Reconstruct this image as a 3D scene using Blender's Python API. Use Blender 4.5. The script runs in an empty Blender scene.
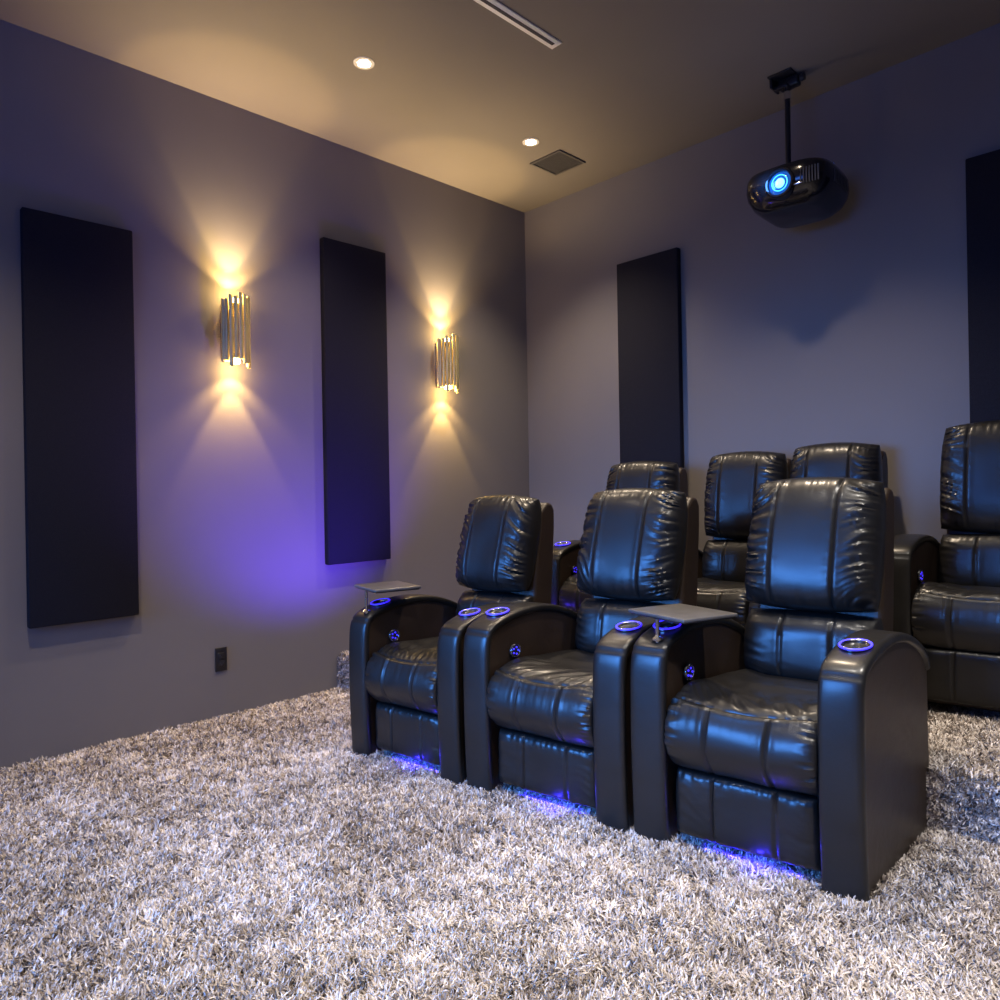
import bpy, bmesh, math, random
import numpy as np
from mathutils import Vector, Matrix, noise

random.seed(7)
RNG = np.random.default_rng(11)
COL = bpy.context.scene.collection
PI = math.pi
H = 3.2            # ceiling height above the pile
FLOOR = -0.03      # carpet backing; the pile tips reach about z = 0
RISE = 0.20        # riser height

# ------------------------------------------------------------------ materials
def mat(name, col=(.5, .5, .5), rough=.5, metal=0.0, spec=.5, emit=None, estr=0.0, coat=0.0):
    m = bpy.data.materials.new(name); m.use_nodes = True
    b = m.node_tree.nodes['Principled BSDF']
    b.inputs['Base Color'].default_value = (*col, 1)
    b.inputs['Roughness'].default_value = rough
    b.inputs['Metallic'].default_value = metal
    b.inputs['Specular IOR Level'].default_value = spec
    b.inputs['Coat Weight'].default_value = coat
    if emit:
        b.inputs['Emission Color'].default_value = (*emit, 1)
        b.inputs['Emission Strength'].default_value = estr
    return m

def add_noise(m, scale, c0, c1, bump=0.0, bscale=None, detail=4, rough=None, dist=.01):
    nt = m.node_tree; b = nt.nodes['Principled BSDF']
    tc = nt.nodes.new('ShaderNodeTexCoord')
    n = nt.nodes.new('ShaderNodeTexNoise'); n.inputs['Scale'].default_value = scale; n.inputs['Detail'].default_value = detail
    nt.links.new(tc.outputs['Object'], n.inputs['Vector'])
    r = nt.nodes.new('ShaderNodeValToRGB')
    r.color_ramp.elements[0].color = (*c0, 1); r.color_ramp.elements[1].color = (*c1, 1)
    r.color_ramp.elements[0].position = .3; r.color_ramp.elements[1].position = .7
    nt.links.new(n.outputs['Fac'], r.inputs['Fac']); nt.links.new(r.outputs['Color'], b.inputs['Base Color'])
    if rough:
        mr = nt.nodes.new('ShaderNodeMapRange'); mr.inputs['To Min'].default_value = rough[0]; mr.inputs['To Max'].default_value = rough[1]
        nt.links.new(n.outputs['Fac'], mr.inputs['Value']); nt.links.new(mr.outputs['Result'], b.inputs['Roughness'])
    if bump:
        n2 = nt.nodes.new('ShaderNodeTexNoise'); n2.inputs['Scale'].default_value = bscale or scale; n2.inputs['Detail'].default_value = 3
        nt.links.new(tc.outputs['Object'], n2.inputs['Vector'])
        bp = nt.nodes.new('ShaderNodeBump'); bp.inputs['Strength'].default_value = bump; bp.inputs['Distance'].default_value = dist
        nt.links.new(n2.outputs['Fac'], bp.inputs['Height']); nt.links.new(bp.outputs['Normal'], b.inputs['Normal'])
    return m

def leather(name, c0, c1, r0, r1):
    m = mat(name, c0, .4, spec=.32 if name == 'black_leather' else .6)
    add_noise(m, 7, c0, c1, rough=(r0, r1))
    nt = m.node_tree; b = nt.nodes['Principled BSDF']
    if name == 'black_leather': b.inputs['Coat Weight'].default_value = .38; b.inputs['Coat Roughness'].default_value = .24
    tc = nt.nodes.new('ShaderNodeTexCoord')
    v = nt.nodes.new('ShaderNodeTexVoronoi'); v.inputs['Scale'].default_value = 260
    n = nt.nodes.new('ShaderNodeTexNoise'); n.inputs['Scale'].default_value = 22; n.inputs['Detail'].default_value = 5
    nt.links.new(tc.outputs['Object'], v.inputs['Vector']); nt.links.new(tc.outputs['Object'], n.inputs['Vector'])
    a = nt.nodes.new('ShaderNodeMath'); a.operation = 'MULTIPLY_ADD'; a.inputs[1].default_value = .12
    nt.links.new(v.outputs['Distance'], a.inputs[0]); nt.links.new(n.outputs['Fac'], a.inputs[2])
    bp = nt.nodes.new('ShaderNodeBump'); bp.inputs['Strength'].default_value = .35; bp.inputs['Distance'].default_value = .004
    nt.links.new(a.outputs[0], bp.inputs['Height']); nt.links.new(bp.outputs['Normal'], b.inputs['Normal'])
    return m

M = {}
M['wall'] = add_noise(mat('wall_paint', rough=.75, spec=.25), 1.3, (.182, .173, .176), (.200, .189, .192), .12, 140, rough=(.62, .72), dist=.002)
M['ceil'] = add_noise(mat('ceiling_paint', rough=.85, spec=.2), 1.1, (.19, .172, .155), (.21, .19, .17), .1, 120, dist=.002)
M['panel'] = add_noise(mat('acoustic_fabric', rough=.95, spec=.15), 300, (.012, .012, .018), (.02, .02, .028), .4, 600, dist=.002)
M['leather'] = leather('black_leather', (.006, .0055, .005), (.010, .009, .0085), .40, .52)
M['vinyl'] = leather('dark_vinyl', (.018, .010, .006), (.026, .015, .009), .42, .55)
M['backing'] = add_noise(mat('carpet_backing', rough=1, spec=.1), 60, (.12, .105, .095), (.24, .21, .19), .5, 90)
M['chrome'] = mat('polished_steel', (.75, .75, .78), .15, 1)
M['black'] = add_noise(mat('black_plastic', rough=.35), 40, (.01, .01, .012), (.016, .016, .02))
M['gloss'] = add_noise(mat('black_gloss', rough=.15, coat=.3), 20, (.008, .008, .011), (.013, .013, .018))
M['tray'] = add_noise(mat('tray_laminate', rough=.3, spec=.6), 30, (.085, .08, .078), (.11, .105, .10), rough=(.25, .35))
M['brass'] = add_noise(mat('polished_brass', rough=.3, metal=1), 30, (.95, .80, .38), (1.0, .88, .48), rough=(.40, .5))
M['bulb'] = mat('warm_bulb', (1, .9, .7), .5, emit=(1, .72, .32), estr=28)
M['down'] = mat('downlight_lens', (1, .95, .85), .5, emit=(1, .88, .68), estr=45)
M['blue'] = mat('blue_led', (.1, .1, 1), .4, emit=(.04, .01, 1), estr=1.2)
M['bluestrip'] = mat('blue_led_strip', (.1, .1, 1), .4, emit=(.03, .02, 1), estr=40)
M['lens'] = mat('projector_lens_glow', (.3, .7, 1), .1, emit=(.12, .6, 1), estr=4)
M['lensring'] = mat('projector_lens_glass', (.01, .04, .12), .08, spec=.8, emit=(.01, .12, .6), estr=.7)
M['white'] = add_noise(mat('diffuser_enamel', rough=.4), 20, (.92, .92, .95), (.96, .96, .98))
M['slot'] = mat('diffuser_slot', (.05, .05, .06), .8)
M['vent'] = add_noise(mat('vent_enamel', rough=.5), 15, (.075, .07, .068), (.095, .088, .085))
M['trimring'] = mat('downlight_trim', (.75, .73, .7), .5)
M['outlet'] = add_noise(mat('outlet_plastic', rough=.4), 30, (.008, .008, .01), (.012, .012, .014))

def strand_mat():
    m = mat('shag_fibre', rough=.7, spec=.3)
    nt = m.node_tree; b = nt.nodes['Principled BSDF']
    a = nt.nodes.new('ShaderNodeAttribute'); a.attribute_name = 'tone'; a.attribute_type = 'GEOMETRY'
    r = nt.nodes.new('ShaderNodeValToRGB')
    e = r.color_ramp.elements
    e[0].position = 0; e[0].color = (.15, .12, .10, 1)
    e[1].position = 1; e[1].color = (.90, .86, .84, 1)
    x = e.new(.35); x.color = (.42, .365, .325, 1)
    x = e.new(.7); x.color = (.72, .66, .62, 1)
    nt.links.new(a.outputs['Fac'], r.inputs['Fac']); nt.links.new(r.outputs['Color'], b.inputs['Base Color'])
    return m
M['shag'] = strand_mat()

# ------------------------------------------------------------------ builders
SKEW = math.radians(9.7)
def warp_none(p): return p
def warp_chair(p):      # the seats of the curved row splay: sides run straight back, fronts follow the row
    return (p[0] + math.sin(SKEW) * p[1], p[1] * math.cos(SKEW), p[2])
WARP = warp_none

class MB:
    def __init__(self): self.v = []; self.f = []; self.s = []
    def add(self, vs, fs, smooth=True):
        o = len(self.v); self.v += [tuple(v) for v in vs]
        self.f += [tuple(i + o for i in f) for f in fs]; self.s += [smooth] * len(fs)
        return self
    def bm(self, b, smooth=False):
        b.verts.ensure_lookup_table(); b.faces.ensure_lookup_table()
        self.add([v.co[:] for v in b.verts], [[v.index for v in f.verts] for f in b.faces], smooth); b.free(); return self
    def box(self, c, s, bev=0.0, seg=2, rot=None, smooth=False):
        b = bmesh.new(); bmesh.ops.create_cube(b, size=1)
        for v in b.verts: v.co = Vector((v.co.x * s[0], v.co.y * s[1], v.co.z * s[2]))
        if bev: bmesh.ops.bevel(b, geom=b.edges[:] , offset=bev, segments=seg, profile=.5, affect='EDGES')
        for v in b.verts:
            if rot: v.co = rot @ v.co
            v.co += Vector(c)
        b.verts.index_update(); return self.bm(b, smooth or bool(bev))
    def cyl(self, p0, p1, r0, r1=None, n=20, cap=True):
        r1 = r0 if r1 is None else r1
        p0 = Vector(p0); p1 = Vector(p1); d = (p1 - p0).normalized()
        a = d.orthogonal().normalized(); c = d.cross(a)
        vs = []; fs = []
        for p, r in ((p0, r0), (p1, r1)):
            for i in range(n):
                t = 2 * PI * i / n; vs.append(p + (a * math.cos(t) + c * math.sin(t)) * r)
        for i in range(n): j = (i + 1) % n; fs.append((i, j, n + j, n + i))
        self.add(vs, fs, True)
        if cap:
            self.add(vs[:n], [tuple(range(n - 1, -1, -1))], False); self.add(vs[n:], [tuple(range(n))], False)
        return self
    def lathe(self, c, axis, prof, n=28):      # prof: (radius, along axis)
        c = Vector(c); d = Vector(axis).normalized(); a = d.orthogonal().normalized(); e = d.cross(a)
        vs = []; fs = []
        for r, h in prof:
            for i in range(n):
                t = 2 * PI * i / n; vs.append(c + d * h + (a * math.cos(t) + e * math.sin(t)) * r)
        for k in range(len(prof) - 1):
            for i in range(n):
                j = (i + 1) % n; fs.append((k * n + i, k * n + j, (k + 1) * n + j, (k + 1) * n + i))
        return self.add(vs, fs, True)
    def torus(self, c, axis, R, r, n=32, m=10):
        prof = [(R + r * math.cos(2 * PI * i / m), r * math.sin(2 * PI * i / m)) for i in range(m + 1)]
        return self.lathe(c, axis, prof, n)
    def prism(self, poly, x0, x1):             # poly in (y, z)
        n = len(poly)
        vs = [(x0, y, z) for y, z in poly] + [(x1, y, z) for y, z in poly]
        fs = [(i, (i + 1) % n, n + (i + 1) % n, n + i) for i in range(n)]
        self.add(vs, fs, False)
        self.add(vs[:n], [tuple(range(n))], False); self.add(vs[n:], [tuple(range(n))], False)
        return self
    def build(self, name, m, parent=None, loc=(0, 0, 0), rz=0, weld=True):
        me = bpy.data.meshes.new(name)
        vs = [WARP(p) for p in self.v]
        me.from_pydata(vs, [], self.f)
        me.polygons.foreach_set('use_smooth', self.s)
        b = bmesh.new(); b.from_mesh(me)
        if weld: bmesh.ops.remove_doubles(b, verts=b.verts, dist=1e-5)
        bmesh.ops.recalc_face_normals(b, faces=b.faces)
        b.to_mesh(me); b.free(); me.materials.append(m)
        try: me.set_sharp_from_angle(angle=math.radians(50))
        except Exception: pass
        o = bpy.data.objects.new(name, me); COL.objects.link(o)
        o.location = loc; o.rotation_euler = (0, 0, rz)
        if parent: o.parent = parent
        return o

def thing(name, label, cat, loc=(0, 0, 0), rz=0, group=None):
    o = bpy.data.objects.new(name, None); COL.objects.link(o)
    o.empty_display_size = .1; o.location = loc; o.rotation_euler = (0, 0, rz)
    return tag(o, label, cat, group)
def tag(o, label, cat, group=None):
    o['label'] = label; o['category'] = cat
    if group: o['group'] = group
    return o
def struct(o, label=None):
    o['kind'] = 'structure'
    if label: o['label'] = label
    return o

# ------------------------------------------------------------------ room shell
RX, FY = 5.6, -6.6
T = .1
struct(MB().box((-T/2, FY/2, H/2), (T, -FY + .2, H + .3)).build('wall_left', M['wall']), 'matte grey side wall with the brass sconces')
struct(MB().box((RX/2, T/2, H/2), (RX, T, H + .3)).build('wall_back', M['wall']), 'matte grey back wall behind the raised row')
struct(MB().box((RX + T/2, FY/2, H/2), (T, -FY + .2, H + .3)).build('wall_right', M['wall']))
struct(MB().box((RX/2, FY - T/2, H/2), (RX, T, H + .3)).build('wall_front', M['wall']))
struct(MB().box((RX/2, FY/2, H + T/2), (RX, -FY, T)).build('ceiling', M['ceil']), 'flat brown grey ceiling')
struct(MB().box((RX/2, FY/2, FLOOR - T/2), (RX, -FY, T)).build('floor', M['backing']), 'floor under the shag carpet')
def ry(x): return -1.645 + .151 * x
b = MB(); top = RISE + FLOOR
pts = [(0, ry(0)), (RX, ry(RX)), (RX, 0), (0, 0)]
vs = [(x, y, FLOOR) for x, y in pts] + [(x, y, top) for x, y in pts]
b.add(vs, [(3, 2, 1, 0), (4, 5, 6, 7), (0, 1, 5, 4), (1, 2, 6, 5), (2, 3, 7, 6), (3, 0, 4, 7)], False)
struct(b.build('floor_riser', M['backing']), 'carpeted riser step carrying the back row')

# ------------------------------------------------------------------ carpet pile
CAM = np.array([3.670, -3.875, 1.15])
def vnoise(x, y, s, seed):
    r = np.random.default_rng(seed); g = r.random((64, 64)); X = x / s + 7.3; Y = y / s + 91.7
    xi = np.floor(X).astype(int); yi = np.floor(Y).astype(int); fx = X - xi; fy = Y - yi
    fx = fx * fx * (3 - 2 * fx); fy = fy * fy * (3 - 2 * fy)
    a = g[xi % 64, yi % 64]; b_ = g[(xi + 1) % 64, yi % 64]; c = g[xi % 64, (yi + 1) % 64]; d = g[(xi + 1) % 64, (yi + 1) % 64]
    return (a * (1 - fx) + b_ * fx) * (1 - fy) + (c * (1 - fx) + d * fx) * fy

def pile(name, tufts, nrm, length, label, seed, dens=1.0):
    """tufts: (N,3) roots; nrm: unit normal. Several bent tapered yarns per tuft."""
    rng = np.random.default_rng(seed)
    dist = np.linalg.norm(tufts - CAM, axis=1)
    K = 7
    N = len(tufts)
    base = np.repeat(tufts, K, axis=0); dd = np.repeat(dist, K)
    n = len(base)
    nrm = np.array(nrm, float); nrm /= np.linalg.norm(nrm)
    t1 = np.cross(nrm, [0.3, 1, .2]); t1 /= np.linalg.norm(t1); t2 = np.cross(nrm, t1)
    ca, cb = tufts @ t1, tufts @ t2
    ang = 2 * PI * (vnoise(ca, cb, .09, seed + 1) * .8 + vnoise(ca, cb, .022, seed + 2) * 1.4)
    lean = .55 + .7 * vnoise(ca, cb, .03, seed + 3)
    ang = np.repeat(ang, K) + rng.normal(0, 1.3, n); lean = np.repeat(lean, K) * rng.uniform(.4, 1.35, n)
    off = rng.normal(0, .0045, (n, 2))
    base = base + off[:, :1] * t1 + off[:, 1:] * t2
    L = length * (.75 + .35 * np.repeat(vnoise(ca, cb, .06, seed + 4), K)) * rng.uniform(.75, 1.15, n)
    dirv = np.cos(ang)[:, None] * t1 + np.sin(ang)[:, None] * t2
    side = -np.sin(ang)[:, None] * t1 + np.cos(ang)[:, None] * t2
    a2 = rng.uniform(-.9, .9, n)[:, None]
    side = side * np.cos(a2) + nrm * np.sin(a2) * .6
    W = (rng.uniform(.0013, .0024, n) * np.clip(.72 + dd * .17, 1, 1.7))[:, None]
    V = np.zeros((n, 7, 3), np.float32)
    for k, (t, w) in enumerate(((0, .8), (.45, 1.1), (.8, .9), (1.0, 0))):
        p = base + nrm * (L * (t - .38 * lean * t * t))[:, None] + dirv * (L * lean * t ** 1.6 * .8)[:, None]
        if k < 3: V[:, 2 * k] = p - side * W * w; V[:, 2 * k + 1] = p + side * W * w
        else: V[:, 6] = p
    tone = np.repeat((.24 * vnoise(ca, cb, .45, seed + 5) + .20 * vnoise(ca, cb, .10, seed + 7) + .56 * vnoise(ca, cb, .018, seed + 6)), K)
    tone = np.clip(.425 + (tone - .5) * 1.1 + rng.normal(0, .2, n), 0, 1)
    me = bpy.data.meshes.new(name)
    me.vertices.add(n * 7); me.vertices.foreach_set('co', V.ravel())
    idx = np.arange(n)[:, None] * 7
    loops = np.concatenate([idx + [0, 1, 3, 2], idx + [2, 3, 5, 4], idx + [4, 5, 6]], axis=1).astype(np.int32)
    me.loops.add(n * 11); me.loops.foreach_set('vertex_index', loops.ravel())
    st = (np.arange(n)[:, None] * 11 + [0, 4, 8]).astype(np.int32)
    me.polygons.add(n * 3); me.polygons.foreach_set('loop_start', st.ravel())
    me.update(calc_edges=True)
    at = me.attributes.new('tone', 'FLOAT', 'POINT')
    at.data.foreach_set('value', np.repeat(tone, 7).astype(np.float32))
    me.polygons.foreach_set('use_smooth', np.ones(n * 3, bool))
    me.materials.append(M['shag'])
    o = bpy.data.objects.new(name, me); COL.objects.link(o)
    o['kind'] = 'stuff'; o['label'] = label; o['category'] = 'carpet'
    return o

def grid(x0, x1, y0, y1, s):
    xs = np.arange(x0, x1, s); ys = np.arange(y0, y1, s)
    X, Y = np.meshgrid(xs, ys); X = X.ravel(); Y = Y.ravel()
    return X + RNG.uniform(-.5, .5, X.size) * s, Y + RNG.uniform(-.5, .5, X.size) * s

# ------------------------------------------------------------------ recliners
def nz(x, y, z): return noise.noise(Vector((x, y, z)))
def sst(t): t = max(0, min(1, t)); return t * t * (3 - 2 * t)

def pillow(mb, W, Hh, Tf, Tb, seams, seed, wr=.006, nu=92, nv=56, k=.35, pu=5, pv=4, tilt=0, c=(0, 0, 0), sag=0.0, arch=0.0, side=(1, 1)):
    vs = []; ring = []
    def row(v, back):
        out = []
        for i in range(nu + 1):
            s = -1 + 2 * i / nu
            u = .55 * s + .45 * math.sin(PI / 2 * s)
            x = W / 2 * u * math.sqrt(max(0, 1 - k * v * v / 2) if v > 0 else 1 - k * .35 * v * v / 2)
            z = Hh / 2 * v * math.sqrt(max(0, 1 - k * u * u / 2))
            z += arch * (1 - u * u) * (1 if v > 0 else 0) * abs(v)
            h = max(0, 1 - abs(u) ** pu) ** .5 * max(0, 1 - abs(v) ** pv) ** .5
            if back: y = Tb * h
            else:
                y = -Tf * h
                d = 0
                for xs in seams:
                    d += .0060 * math.exp(-((x - xs) / .0034) ** 2)
                    d -= .0012 * math.exp(-((abs(x - xs) - .014) / .010) ** 2)
                e = sst((abs(u) - .42) / .5)
                w_ = wr * (side[0] if u < 0 else side[1])
                fan = z + .35 * (z) * (abs(u) - 1) + .08 * nz(x * 5, z * 5, seed)
                r = 1 - abs(nz(x * 3 + seed, fan * 52, seed * 1.7)) * 2.8
                r2 = 1 - abs(nz(x * 7 + seed * 2, fan * 80, seed * .7)) * 2.4
                d -= w_ * e * (1.0 * r + .45 * r2 - .7)
                # short puckers along every seam
                q = sum(math.exp(-((x - xs) / .03) ** 2) for xs in seams)
                d -= .0012 * q * nz(x * 14, z * 70, seed + 3)
                # puckers under the top and over the bottom edge
                ev = sst((abs(v) - .6) / .4)
                d -= .0032 * ev * (1 - abs(nz(x * 44, z * 4, seed + 5)) * 2.4)
                d -= .005 * nz(x * 6, z * 6, seed + 9)
                y += d * min(1, h * 1.8) + sag * (1 - v * v) * (1 - u * u)
            out.append((x, y, z))
        return out
    ct, st = math.cos(tilt), math.sin(tilt)
    for j in range(nv + 1):
        s = -1 + 2 * j / nv
        v = .5 * s + .5 * math.sin(PI / 2 * s)
        f = row(v, False); bk = row(v, True)
        r = f + bk[::-1][1:-1]
        for x, y, z in r:
            ring.append((c[0] + x, c[1] + y * ct + z * st, c[2] + z * ct - y * st))
    n = 2 * nu
    fs = []
    for j in range(nv):
        for i in range(n):
            a = j * n + i; b_ = j * n + (i + 1) % n
            fs.append((a, b_, b_ + n, a + n))
    mb.add(ring, fs, True); return mb

def catmull(P, n):
    out = []
    for i in range(len(P) - 1):
        p0 = P[max(0, i - 1)]; p1 = P[i]; p2 = P[i + 1]; p3 = P[min(len(P) - 1, i + 2)]
        for k in range(n):
            t = k / n
            out.append(tuple(.5 * ((2 * b) + (c - a) * t + (2 * a - 5 * b + 4 * c - d) * t * t + (3 * b - a - 3 * c + d) * t ** 3) for a, b, c, d in zip(p0, p1, p2, p3)))
    out.append(P[-1]); return out

def seat_cushion(mb, W, seed, amp=1.0, nu=88):
    P = [(.54, .30), (.14, .262), (.05, .262), (.012, .285), (-.018, .335), (-.024, .385), (-.010, .440), (.022, .482), (.075, .505), (.16, .512), (.28, .500), (.40, .492), (.54, .48)]
    pr = catmull(P, 9); n = len(pr)
    cum = [0]
    for a, b in zip(pr, pr[1:]): cum.append(cum[-1] + math.dist(a, b))
    nrm = []
    for i in range(n):
        a = pr[max(0, i - 1)]; b = pr[min(n - 1, i + 1)]
        dx, dz = b[0] - a[0], b[1] - a[1]; l = math.hypot(dx, dz) or 1
        nrm.append((-dz / l, dx / l))
    # the top-front seam sits here along the profile
    s_seam = min(range(n), key=lambda i: math.dist(pr[i], (.030, .487)))
    cs = cum[s_seam]
    cy, cz = .17, .385
    vs = []
    for i in range(nu + 1):
        s = -1 + 2 * i / nu; u = .55 * s + .45 * math.sin(PI / 2 * s)
        x = W / 2 * u
        f = max(0, 1 - abs(u) ** 9) ** .35
        fx = .86 + .14 * f
        for j, (y, z) in enumerate(pr):
            ny, nz_ = nrm[j]
            S = cum[j] - cs - (.030 * (1 - (u / .95) ** 2) * -1 + .012)   # seam dips forward in the middle
            d = -.006 * math.exp(-(S / .0042) ** 2) + .003 * math.exp(-((S + .016) / .010) ** 2)
            front = 1 if S < 0 else 0
            fm = sst(-S / .02)
            for xs in (-W * .20, W * .20):
                d -= .0065 * fm * math.exp(-((x - xs) / .0042) ** 2)
                d += .0015 * fm * math.exp(-((abs(x - xs) - .014) / .010) ** 2)
            # gathered leather at the sides of the bullnose
            e = sst((abs(u) - .72) / .25)
            rr = 1 - abs(nz(x * 4 + seed, cum[j] * 62, seed * 1.3)) * 2.5
            d += amp * .0065 * e * (rr - .4) * sst((.17 - abs(S + .08)) / .05 if S < .09 else 0)
            # fine vertical puckers below the seam
            d += .0022 * amp * fm * math.exp(S / .05) * (1 - abs(nz(x * 60, cum[j] * 5, seed + 4)) * 2.2)
            # creases fanning back from the seam over the sitting surface
            if S > 0:
                ca = x * .8 + S * .55 * (1 if seed % 2 else -1)
                w2 = 1 - abs(nz(ca * 34, (S - x * .4) * 8, seed + 2)) * 2.4
                d += amp * .0075 * sst(S / .03) * sst((.26 - S) / .12) * w2 * (1 - abs(u) ** 4)
                d -= .020 * math.sin(min(1, S / .3) * PI) * (1 - u * u)   # worn-in hollow
                d += .012 * sst((abs(u) - .5) / .4) * sst(S / .1)
            d += .004 * nz(x * 7, cum[j] * 7, seed + 8)
            yy = y + ny * d; zz = z + nz_ * d
            yy = cy + (yy - cy) * (.9 + .1 * f); zz = cz + (zz - cz) * fx
            vs.append((x, yy, zz))
    fs = []
    for i in range(nu):
        for j in range(n - 1):
            a = i * n + j; fs.append((a, a + 1, a + n + 1, a + n))
        a = i * n + n - 1; fs.append((a, i * n, (i + 1) * n, a + n))
    mb.add(vs, fs, True)
    mb.add(vs[:n], [tuple(range(n))], False); mb.add(vs[-n:], [tuple(range(n))], False)
    return mb

ARM_W = .118
ARM_PATH = [(.012, 0.0), (.004, .16), (0, .34), (.002, .52), (.010, .605), (.030, .645), (.075, .668), (.15, .688), (.25, .700), (.34, .697), (.44, .676), (.54, .634), (.600, .588), (.618, .55)]
def arm_core(xc, depth=1.0):
    P = catmull(ARM_PATH, 3); poly = []
    cx, cz = .30, .30
    for y, z in P:
        yy = (y + .012 if y < .05 else y) * depth; zz = z - (.014 if z > .5 else 0)
        poly.append((yy, zz))
    poly.append((.624 * depth, .2)); poly.append((.628 * depth, 0))
    return MB().prism(poly, xc - ARM_W / 2 + .010, xc + ARM_W / 2 - .010)
def arm_pad(xc, depth=1.0, seed=1):
    P = catmull(ARM_PATH, 6); m = 22; vs = []; n = len(P)
    for i, (y, z) in enumerate(P):
        a = P[max(0, i - 1)]; b = P[min(n - 1, i + 1)]
        dy, dz = b[0] - a[0], b[1] - a[1]; l = math.hypot(dy, dz); ny, nz_ = -dz / l, dy / l   # outward
        endf = 1
        for k in range(m):
            t = 2 * PI * k / m; ct, st = math.cos(t), math.sin(t)
            sx = math.copysign(abs(ct) ** .42, ct) * (ARM_W / 2 + .001)
            sn = math.copysign(abs(st) ** .62, st) * .017
            sn += .0014 * nz(sx * 20, (y + z) * 9, seed) * (1 if st > 0 else 0)
            # crosswise seam where the front panel meets the top
            g = -.004 * math.exp(-((i - 27) / .7) ** 2) if st > 0 else 0
            sn += g
            vs.append((xc + sx, (y + ny * (sn - .004)) * depth, z + nz_ * (sn - .004)))
    fs = []
    for i in range(n - 1):
        for k in range(m):
            a = i * m + k; b = i * m + (k + 1) % m; fs.append((a, b, b + m, a + m))
    mb = MB().add(vs, fs, True)
    mb.add(vs[:m], [tuple(range(m))], False); mb.add(vs[-m:], [tuple(range(m))], False)
    return mb

def recliner(label, loc, group, seatw=.462, seed=1, arms=(1, 1), tray=False, scale=(1, 1, 1), strip=True, cups=True, bd=.165, lean=.25):
    global WARP
    WARP = warp_chair
    r = thing('recliner', label, 'recliner', loc, SKEW, group)
    L = M['leather']; w = seatw
    # base carcass under the seat
    MB().box((0, .325, .15), (w - .004, .46, .25), .01).build('base', M['vinyl'], r)
    # seat cushion, footrest, lumbar cushion, headrest
    seat_cushion(MB(), w - .004, seed).build('seat', L, r)
    f = pillow(MB(), w - .022, .215, .030, .03, (-w * .19, w * .22), seed + .3, wr=.0016, k=.10, pu=14, pv=7, nv=34, c=(0, .046, .155))
    f.build('footrest', L, r)
    pillow(MB(), w + .004, .26, .085, .06, (-w * .17, w * .19), seed + 1.3, wr=.0045, k=.25, pu=7, pv=3.4, nv=44, tilt=.14, c=(0, .400 + bd, .585)).build('lumbar_cushion', L, r)
    hw = min(.455, w - .01)
    pillow(MB(), hw, .485, .092, .085, (-hw * .25, hw * .21), seed + 2.3, wr=.0098, k=.28, pu=6, pv=4.5, nv=76, tilt=lean, c=(0, .432 + bd, .955), arch=.004).build('headrest', L, r)
    # outer back shell
    pr = [(.445, .32), (.55, .32), (.585, .70), (.600, 1.03), (.592, 1.105), (.57, 1.14), (.53, 1.145), (.49, 1.10), (.455, .70)]
    pr = [(a + bd - .012 + (lean - .13) * max(0, b_ - .93), b_ + .01 * (b_ > 1)) for a, b_ in pr]
    s = MB(); s.prism(pr, -hw / 2 + .014, hw / 2 - .014)
    o = s.build('back_shell', M['vinyl'], r)
    bv = o.modifiers.new('bevel', 'BEVEL'); bv.width = .014; bv.segments = 3; bv.limit_method = 'ANGLE'
    for sgn, on in ((-1, arms[0]), (1, arms[1])):
        if not on: continue
        xc = sgn * (w / 2 + ARM_W / 2)
        a = arm_core(xc).build('armrest', M['vinyl'], r)
        arm_pad(xc, seed=seed + sgn).build('arm_pad', L, a)
        if cups:
            c = Vector((xc, .125, .6965)); ax = Vector((0, -.19, 1)).normalized()
            ch = MB().lathe(c, ax, [(.040, .0), (.041, .006), (.036, .0085), (.033, .006), (.031, -.004), (.028, -.006), (.0, -.006)]).build('cup_holder', M['chrome'], r)
            lg = MB().torus(c + ax * .0065, ax, .0415, .0032)
            lg.build('led_ring', M['blue'], ch)
            MB().cyl(c - ax * .004, c + ax * .003, .013, .010, 16).build('hub', M['black'], ch)
    if arms[0]:
        xi = -w / 2
        cp = MB().cyl((xi - .002, .15, .545), (xi + .004, .15, .545), .027, .025, 24).build('control_panel', M['black'], r)
        bt = MB()
        for k in range(5):
            t = 2 * PI * k / 5
            bt.cyl((xi + .003, .15 + .014 * math.cos(t), .545 + .014 * math.sin(t)), (xi + .0065, .15 + .014 * math.cos(t), .545 + .014 * math.sin(t)), .0042, .0036, 10)
        bt.build('button', M['blue'], cp)
        MB().torus((xi + .004, .15, .545), (1, 0, 0), .0255, .0016, 24, 8).build('bezel', M['chrome'], cp)
    if strip:
        MB().cyl((-w / 2 + .10, .050, .012), (w / 2 - .07, .050, .012), .0050, n=12).build('led_strip', M['bluestrip'], r)
    if tray:
        xc = -(w / 2 + ARM_W / 2)
        ang, tx, ty, zt = tray
        pz = MB().cyl((xc + .018, .035, .66), (xc + .018, .035, zt), .0065, n=16)
        pz.lathe((xc + .018, .035, .668), (0, 0, 1), [(.018, 0), (.018, .006), (.010, .012), (.0065, .014)])
        rot = Matrix.Rotation(ang, 3, 'Z')
        t = MB(); t.box((tx, ty, zt + .008), (.275, .215, .013), .005, 3, rot=rot)
        tr = t.build('tray_table', M['tray'], r)
        pz.build('tray_post', M['chrome'], tr)
        e = MB(); e.box((tx, ty, zt), (.26, .20, .006), .002, 2, rot=rot); e.build('tray_underside', M['black'], tr)
        u = MB(); u.box(((tx + xc) / 2, (ty + .035) / 2, zt - .006), (.09, .03, .01), .003, 2, rot=rot); u.build('swivel_arm', M['chrome'], tr)
    r.scale = scale
    WARP = warp_none
    return r

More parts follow.
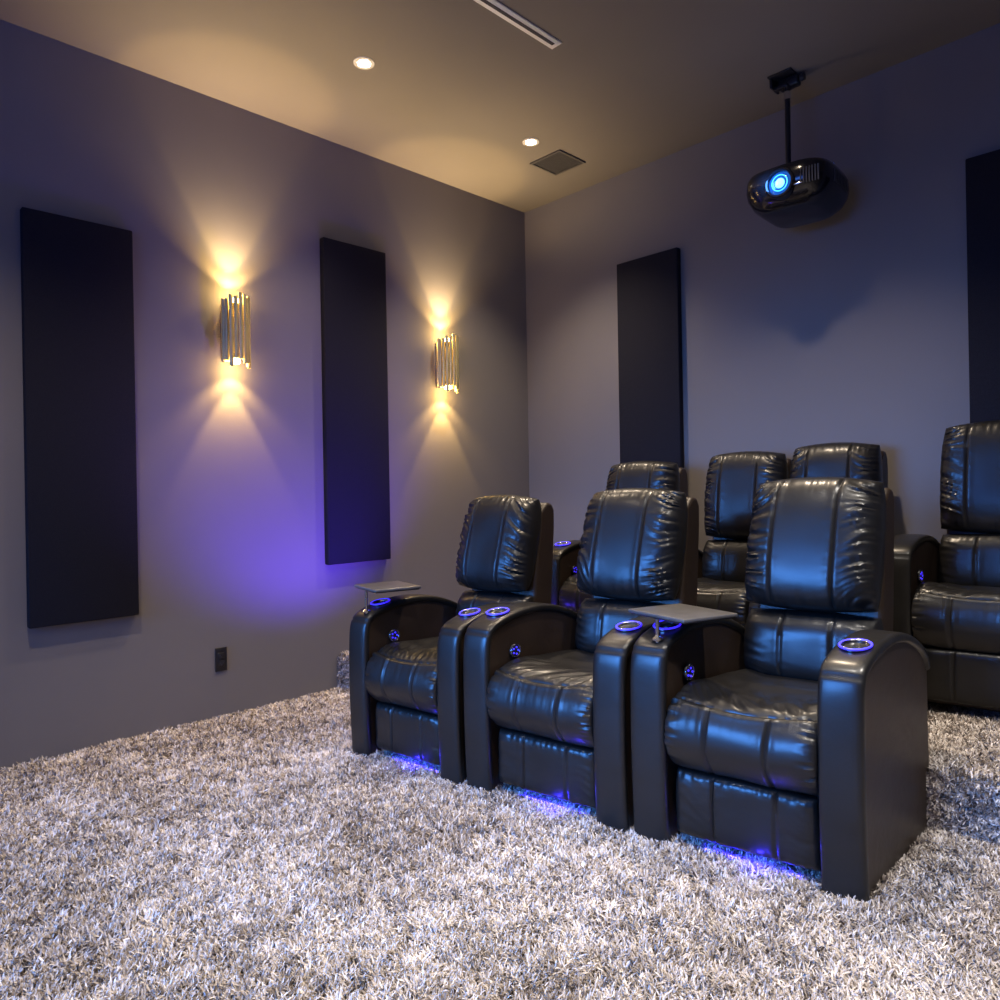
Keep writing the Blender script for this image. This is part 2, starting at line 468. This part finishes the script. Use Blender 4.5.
def rowy(x, y0): return y0 + (x - 2.96) * math.tan(SKEW)
G1 = 'front row of recliners'; G2 = 'back row of recliners on the riser'
recliner('black leather recliner at the right end of the front row, tray on left arm', (2.613, rowy(2.613, -1.805), FLOOR), G1, seed=1, tray=(-.36, -.254, .152, .735))
recliner('black leather recliner in the middle of the front row, without a tray table', (1.905, rowy(1.905, -1.805), FLOOR), G1, seed=4, scale=(.985, 1, .975))
recliner('black leather recliner at the left end of the front row, tray over outer arm', (1.235, rowy(1.235, -1.81), FLOOR), G1, seed=7, scale=(.89, 1, .955), tray=(-.30, -.272, .15, .765))
Y2 = -.60; top = RISE + FLOOR
def rear(label, x, dy=0, dz=0, **k):
    k.setdefault('strip', False)
    return recliner(label, (x, rowy(x, Y2) + dy, top + dz), G2, cups=k.pop('cups', False), bd=.055, lean=.15, **k)
rear('black leather recliner leftmost on the riser, in front of a black wall panel', 1.30, seed=11, scale=(.98, .9, .93), cups=True, seatw=.45, strip=True)
rear('armless black leather seat on the riser, left seat of the middle pair', 1.88, seed=14, scale=(1, .9, .955), arms=(0, 0), seatw=.421)
rear('armless black leather seat on the riser, right seat of the middle pair', 2.305, seed=17, scale=(1, .9, .975), arms=(0, 0), seatw=.421)
rear('black leather recliner on the riser at the right picture edge, with a visible left arm', 2.96, seed=20, dy=.045, dz=.02, scale=(1, .74, 1.01))

# ------------------------------------------------------------------ carpet
def inside_chairs(X, Y):
    m = np.zeros(X.shape, bool)
    for cx, w_ in ((2.613, .33), (1.905, .33), (1.235, .29)):
        y0 = rowy(cx, -1.805); d = Y - (y0 + (X - cx) * math.tan(SKEW))
        m |= (np.abs(X - cx) < w_) & (d > .11) & (d < .57)
    return m
fw = np.array([-math.sin(math.radians(45.8)), math.cos(math.radians(45.8))])
rt = np.array([fw[1], -fw[0]])
def infrustum(X, Y, z):
    dx, dy = X - CAM[0], Y - CAM[1]
    zf = dx * fw[0] + dy * fw[1]; lr = dx * rt[0] + dy * rt[1]
    return (zf > .35) & (np.abs(lr) < zf * .85 + .95)
X1, Y1 = grid(.01, RX, -5.6, -.5, .0125)
X2, Y2_ = X1, Y1
keep = (Y1 < ry(X1) - .012) & infrustum(X1, Y1, 0) & ~inside_chairs(X1, Y1)
d_ = np.hypot(X1 - CAM[0], Y1 - CAM[1])
core = ((X1 - CAM[0]) * fw[0] + (Y1 - CAM[1]) * fw[1] > 1.1) & (np.abs((X1 - CAM[0]) * rt[0] + (Y1 - CAM[1]) * rt[1]) < .8 * ((X1 - CAM[0]) * fw[0] + (Y1 - CAM[1]) * fw[1]) + .2)
keep &= RNG.random(X1.size) < np.where(core, np.clip(2.6 / d_, .42, 1), .45)
X1, Y1 = X1[keep], Y1[keep]
pile('carpet_pile', np.stack([X1, Y1, np.full(X1.size, FLOOR)], 1), (0, 0, 1), .038, 'pale grey beige shag carpet pile covering the main floor', 21)
X, Y = grid(.01, RX, -1.66, -.02, .015)
keep = (Y > ry(X) + .004) & infrustum(X, Y, 0)
X, Y = X[keep], Y[keep]
pile('carpet_pile', np.stack([X, Y, np.full(X.size, top)], 1), (0, 0, 1), .038, 'pale grey beige shag carpet pile on top of the riser', 41)
xs, zs = grid(.0, RX, FLOOR + .01, top, .0125)
nn = np.array([math.sin(math.atan(.151)), -math.cos(math.atan(.151)), 0])
P = np.stack([xs, ry(xs), zs], 1)
pile('carpet_pile', P, nn + np.array([0, 0, -.15]), .032, 'shag carpet pile hanging on the upright face of the riser', 61)

# ------------------------------------------------------------------ acoustic panels
def panel1(label, c, s):
    o = MB().box((0, 0, s[2] / 2), s, .006, 2).build('acoustic_panel', M['panel'], loc=(c[0], c[1], c[2] - s[2] / 2))
    return tag(o, label, 'wall panel', 'tall black acoustic panels')
PT = .045
panel1('tall black acoustic panel on the left wall, left of the nearer brass sconce', (PT/2, -2.975, 1.485), (PT, .445, 1.825))
panel1('tall black acoustic panel on the left wall between the two brass sconces', (PT/2, -1.515, 1.663), (PT, .435, 1.89))
panel1('tall black acoustic panel on the back wall near the corner, left of the projector', (1.092, -PT/2, 1.66), (.455, PT, 1.88))
panel1('tall black acoustic panel on the back wall at the right picture edge', (3.06, -PT/2, 1.68), (.455, PT, 1.88))

# ------------------------------------------------------------------ sconces
def sconce(label, y, dz):
    r = thing('wall_sconce', label, 'wall lamp', (0, y, 1.79 + dz), 0, 'brass tube sconces')
    MB().box((.008, 0, .19), (.016, .085, .30), .004, 2).build('back_plate', M['brass'], r)
    rnd = random.Random(5)
    for k in range(11):
        t = PI * (k / 10 - .5) * 1.25
        x = .078 + .060 * math.cos(t); yy = .062 * math.sin(t)
        z0 = rnd.uniform(0, .045); z1 = .385 - rnd.uniform(0, .04)
        MB().lathe((x, yy, 0), (0, 0, 1), [(.0078, z0 + .001), (.0098, z0), (.0098, z1), (.0078, z1 - .001), (.0078, z0 + .001)], 16).build('brass_tube', M['brass'], r)
    MB().cyl((.07, 0, .31), (.07, 0, .336), .028, n=18).build('lamp_socket', M['black'], r)
    MB().cyl((.07, 0, .050), (.07, 0, .074), .028, n=18).build('lamp_socket', M['black'], r)
    MB().box((.04, 0, .19), (.06, .02, .24)).build('stem', M['brass'], r)
    MB().lathe((.07, 0, .334), (0, 0, 1), [(.018, 0), (.024, .012), (.02, .026), (.0, .032)]).build('bulb', M['bulb'], r)
    MB().lathe((.07, 0, .052), (0, 0, -1), [(.018, 0), (.024, .012), (.02, .026), (.0, .032)]).build('bulb', M['bulb'], r)
    return r
sconce('brass tube wall sconce between the first and second black panels of the left wall', -2.272, 0)
sconce('brass tube wall sconce on the left wall nearer the room corner', -.838, -.015)

# ------------------------------------------------------------------ outlet
r = thing('power_outlet', 'black power outlet low on the left wall between sconce and floor', 'outlet', (0, -2.349, .222))
MB().box((.004, 0, .0605), (.008, .060, .121), .002, 2).build('cover_plate', M['outlet'], r)
for z in (.040, .081):
    s = MB().box((.0095, 0, z), (.004, .034, .030), .0015, 2).build('socket', M['outlet'], r)
    q = MB(); q.box((.0118, -.007, z + .003), (.001, .003, .010)); q.box((.0118, .007, z + .003), (.001, .003, .008)); q.cyl((.0113, 0, z - .008), (.0123, 0, z - .008), .003, n=10)
    q.build('pin_hole', M['slot'], s)

# ------------------------------------------------------------------ ceiling fixtures
def downlight(label, x, y):
    r = thing('recessed_downlight', label, 'ceiling light', (x, y, H), 0, 'recessed downlights')
    MB().lathe((0, 0, 0), (0, 0, -1), [(.050, 0), (.050, .003), (.036, .005), (.031, .003), (.031, 0)]).build('trim_ring', M['trimring'], r)
    MB().lathe((0, 0, 0), (0, 0, -1), [(.031, .0), (.031, .004), (.0, .006)]).build('lens', M['down'], r)
downlight('glowing recessed downlight nearer the viewer, left of the linear diffuser', .785, -1.932)
downlight('glowing recessed downlight nearer the room corner, beside the square ceiling vent', .786, -.765)

r = thing('linear_diffuser', 'long white two-slot linear air diffuser in the ceiling', 'air vent', (1.505, -1.35, H))
MB().box((0, -.75, -.003), (.062, 1.5, .006), .001, 1).build('frame', M['white'], r)
for x in (-.0005,):
    MB().box((x, -.755, -.0065), (.017, 1.46, .002)).build('slot', M['slot'], r)

r = thing('ceiling_vent', 'square dark grey air vent in the ceiling near the corner', 'air vent', (.715, -.443, H))
f = MB()
for sx, sy, w_, d in ((0, .118, .25, .014), (0, -.118, .25, .014), (.118, 0, .014, .222), (-.118, 0, .014, .222)):
    f.box((sx, sy, -.004), (w_, d, .008))
f.build('frame', M['vent'], r)
MB().box((0, 0, -.001), (.224, .224, .002)).build('backing', M['slot'], r)
f = MB()
for k in range(15):
    f.box((0, -.105 + k * .015, -.004), (.222, .010, .0015), rot=Matrix.Rotation(.5, 3, 'X'))
f.build('louvre', M['vent'], r)

# ------------------------------------------------------------------ projector
PX_, PY_ = 2.115, -.31
r = thing('projector_mount', 'black ceiling bracket and drop pole carrying the projector', 'ceiling mount', (PX_, PY_, H))
f = MB().box((0, 0, -.004), (.12, .12, .008), .002, 2); f.build('ceiling_plate', M['black'], r)
f = MB(); f.box((-.05, .0, -.03), (.012, .09, .05), .003, 2); f.box((.02, .02, -.035), (.10, .05, .05), .008, 2); f.box((-.015, 0, -.05), (.07, .03, .02), .003, 2); f.cyl((.075, .02, -.03), (.095, .02, -.03), .018, n=14)
f.build('tilt_bracket', M['black'], r)
MB().cyl((.015, 0, -.05), (.015, 0, -.515), .0135, n=20).build('drop_pole', M['black'], r)
MB().cyl((.015, 0, -.085), (.015, 0, -.125), .016, n=20).build('collar', M['chrome'], r)
f = MB().cyl((.015, 0, -.475), (.015, 0, -.505), .020, .026, n=20); f.box((.015, 0, -.512), (.10, .10, .014), .004, 2)
f.build('adapter_plate', M['black'], r)

rp = thing('projector', 'black ceiling projector with a glowing blue lens facing the room', 'projector', (PX_ + .06, PY_ + .0, H - .73), math.radians(3))
rp.scale = (1.16, 1.08, 1.2)
# body: rounded trapezoid hull, front bows outward, underside chamfers up
secs = []
bw, bd, bh = .36, .42, .165
b = MB(); nseg = 40; rows = []
for k, (zz, sc) in enumerate(((0, .55), (.006, .66), (.035, .86), (.07, .97), (.10, 1.0), (.135, .985), (.155, .93), (.165, .82), (.167, .0))):
    ringp = []
    for i in range(nseg):
        t = 2 * PI * i / nseg; ct, st = math.cos(t), math.sin(t)
        x = math.copysign(abs(ct) ** .45, ct) * bw / 2 * sc; y = math.copysign(abs(st) ** .55, st) * bd / 2 * sc
        if y < 0: y -= .018 * (1 - (x / (bw / 2)) ** 2)
        ringp.append((x, y, zz))
    rows.append(ringp)
rows.insert(0, [(0, 0, 0)] * nseg)
vs = [p for rr in rows for p in rr]; fs = []
for j in range(len(rows) - 1):
    for i in range(nseg):
        a = j * nseg + i; c = j * nseg + (i + 1) % nseg; fs.append((a, c, c + nseg, a + nseg))
b.add(vs, fs, True); body = b.build('body', M['gloss'], rp)
ly = -bd / 2 - .018; lc = Vector((.005, ly, .080))
ln = MB().lathe(lc, (0, -1, 0), [(.058, -.04), (.060, .004), (.055, .012), (.048, .012), (.046, .0), (.046, -.01)]).build('lens_barrel', M['gloss'], rp)
MB().lathe(lc, (0, -1, 0), [(.046, -.004), (.040, .002), (.022, .004), (.019, .001)]).build('outer_glass', M['lensring'], ln)
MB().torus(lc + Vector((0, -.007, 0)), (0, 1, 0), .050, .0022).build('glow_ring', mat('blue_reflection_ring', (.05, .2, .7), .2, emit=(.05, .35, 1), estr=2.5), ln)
MB().torus(lc + Vector((0, -.004, 0)), (0, 1, 0), .031, .002).build('inner_ring', mat('blue_inner_ring', (.05, .2, .7), .2, emit=(.05, .4, 1), estr=3), ln)
MB().lathe(lc, (0, -1, 0), [(.019, .001), (.016, .006), (.008, .010), (.0, .011)]).build('glass', M['lens'], ln)
g = MB()
for k in range(7): g.box((.085 + k * .011, ly + .012 + k * .0012, .088), (.004, .01, .06))
g.build('exhaust_grille', M['slot'], rp)
g = MB()
for k in range(9): g.box((bw / 2 - .004, -.09 + k * .02, .10), (.008, .006, .05))
g.build('side_grille', M['slot'], rp)
MB().box((.06, ly + .002, .060), (.07, .004, .006), .001, 1).build('badge', M['chrome'], rp)
g = MB(); g.torus((.13, 0, .17), (0, 1, .3), .022, .0025, 20, 8); g.build('cable_loop', M['chrome'], rp)
for sx in (-.10, .10):
    MB().cyl((sx, .06, .16), (sx * .5 - .015, .02, .188), .006, n=10).build('mount_strut', M['black'], rp)

# ------------------------------------------------------------------ lights
def light(name, kind, loc, energy, color, target=None, **k):
    l = bpy.data.lights.new(name, kind); l.energy = energy; l.color = color
    for a, v in k.items(): setattr(l, a, v)
    o = bpy.data.objects.new(name, l); COL.objects.link(o); o.location = loc
    if target is not None:
        o.rotation_euler = (Vector(target) - Vector(loc)).to_track_quat('-Z', 'Y').to_euler()
    return o
WARM = (1, .80, .58)
AMB = (1, .62, .20)
for y, dz in ((-2.272, 0), (-.838, -.015)):
    zt = 1.79 + dz + .352; zb = 1.79 + dz + .033
    light('sconce_up', 'SPOT', (.07, y, zt + .03), 26, AMB, (.0745, y, 4), spot_size=math.radians(60), spot_blend=.35, shadow_soft_size=.012)
    light('sconce_down', 'SPOT', (.07, y, zb - .03), 26, AMB, (.0745, y, 0), spot_size=math.radians(60), spot_blend=.35, shadow_soft_size=.012)
    light('sconce_up_wide', 'SPOT', (.07, y, zt + .025), 16, AMB, (.0745, y, 4), spot_size=math.radians(112), spot_blend=.5, shadow_soft_size=.012)
    light('sconce_down_wide', 'SPOT', (.07, y, zb - .025), 12, AMB, (.0745, y, 0), spot_size=math.radians(112), spot_blend=.5, shadow_soft_size=.012)
    light('sconce_tip_glow', 'POINT', (.07, y, zt + .048), 2.2, (1, .60, .16), shadow_soft_size=.02)
    light('sconce_foot_glow', 'POINT', (.07, y, zb - .048), 2.2, (1, .60, .16), shadow_soft_size=.02)
    light('sconce_ceiling_spill', 'SPOT', (.078, y, zt + .028), 62, (1, .74, .44), (.50, y, H), spot_size=math.radians(112), spot_blend=1, shadow_soft_size=.004)
for x, y, e in ((.785, -1.932, 55), (.785, -.765, 85), (2.3, -1.2, 105), (2.9, -2.9, 100), (1.2, -3.4, 80), (2.6, -4.4, 88), (3.9, -2.1, 170), (4.4, -3.4, 60)):
    light('downlight_beam', 'SPOT', (x, y, H - .012), e * 2.0, WARM if x < 2 or y > -2 else (1, .93, .84), (x, y, 0), spot_size=math.radians(105), spot_blend=.9, shadow_soft_size=.04)
for cx, s_ in ((2.613, 1), (1.905, 1), (1.235, .89)):
    yy = rowy(cx + .05, -1.805)
    light('seat_led_glow', 'POINT', (cx + .05, yy - .004,   .012), .5, (.03, .02, 1), shadow_soft_size=.01)
# light of the projected picture coming back from the screen wall
a = light('screen_light', 'AREA', (1.7, FY + .25, 1.35), 38, (.08, .32, 1), (1.9, -1.9, .25), shape='RECTANGLE', size=2.4, size_y=1.3, spread=math.radians(48))
light('screen_glow', 'AREA', (2.6, FY + .25, 1.9), 50, (.05, .19, 1), (1.0, -1.0, 2.4), shape='RECTANGLE', size=2.4, size_y=1.3)
light('gap_blue_fill', 'POINT', (1.02, -1.18, .42), 1.6, (.06, .03, 1), shadow_soft_size=.03)  # added fill tinting the gap behind the left front seats; no LED sits here
# blue accent washing the left wall beside the front row
light('blue_accent', 'SPOT', (.80, -1.80, .55), 90, (.12, .045, 1), (0, -1.90, 1.15), spot_size=math.radians(104), spot_blend=.8, shadow_soft_size=.06)
light('lens_spill', 'POINT', (PX_ + .02, PY_ - .30, H - .62), 1.2, (.1, .35, 1), shadow_soft_size=.03)

# ------------------------------------------------------------------ world, camera
w = bpy.data.worlds.new('world'); bpy.context.scene.world = w; w.use_nodes = True
w.node_tree.nodes['Background'].inputs[0].default_value = (.5, .5, .6, 1)
w.node_tree.nodes['Background'].inputs[1].default_value = 0.0

cam = bpy.data.cameras.new('camera'); co = bpy.data.objects.new('camera', cam); COL.objects.link(co)
cam.sensor_width = 36; cam.lens = 36 * .712; cam.shift_y = -.013; cam.clip_start = .05
al = math.radians(45.8); roll = .0175
F = Vector((-math.sin(al), math.cos(al), 0)); R0 = Vector((math.cos(al), math.sin(al), 0)); U0 = Vector((0, 0, 1))
Rr = R0 * math.cos(roll) - U0 * math.sin(roll); Ur = U0 * math.cos(roll) + R0 * math.sin(roll)
m3 = Matrix((Rr, Ur, -F)).transposed()
co.matrix_world = Matrix.Translation(Vector((3.670, -3.875, 1.15))) @ m3.to_4x4()
bpy.context.scene.camera = co
vs_ = bpy.context.scene.view_settings
vs_.view_transform = 'Standard'; vs_.look = 'None'; vs_.gamma = 1; vs_.exposure = 0.0; vs_.use_curve_mapping = False
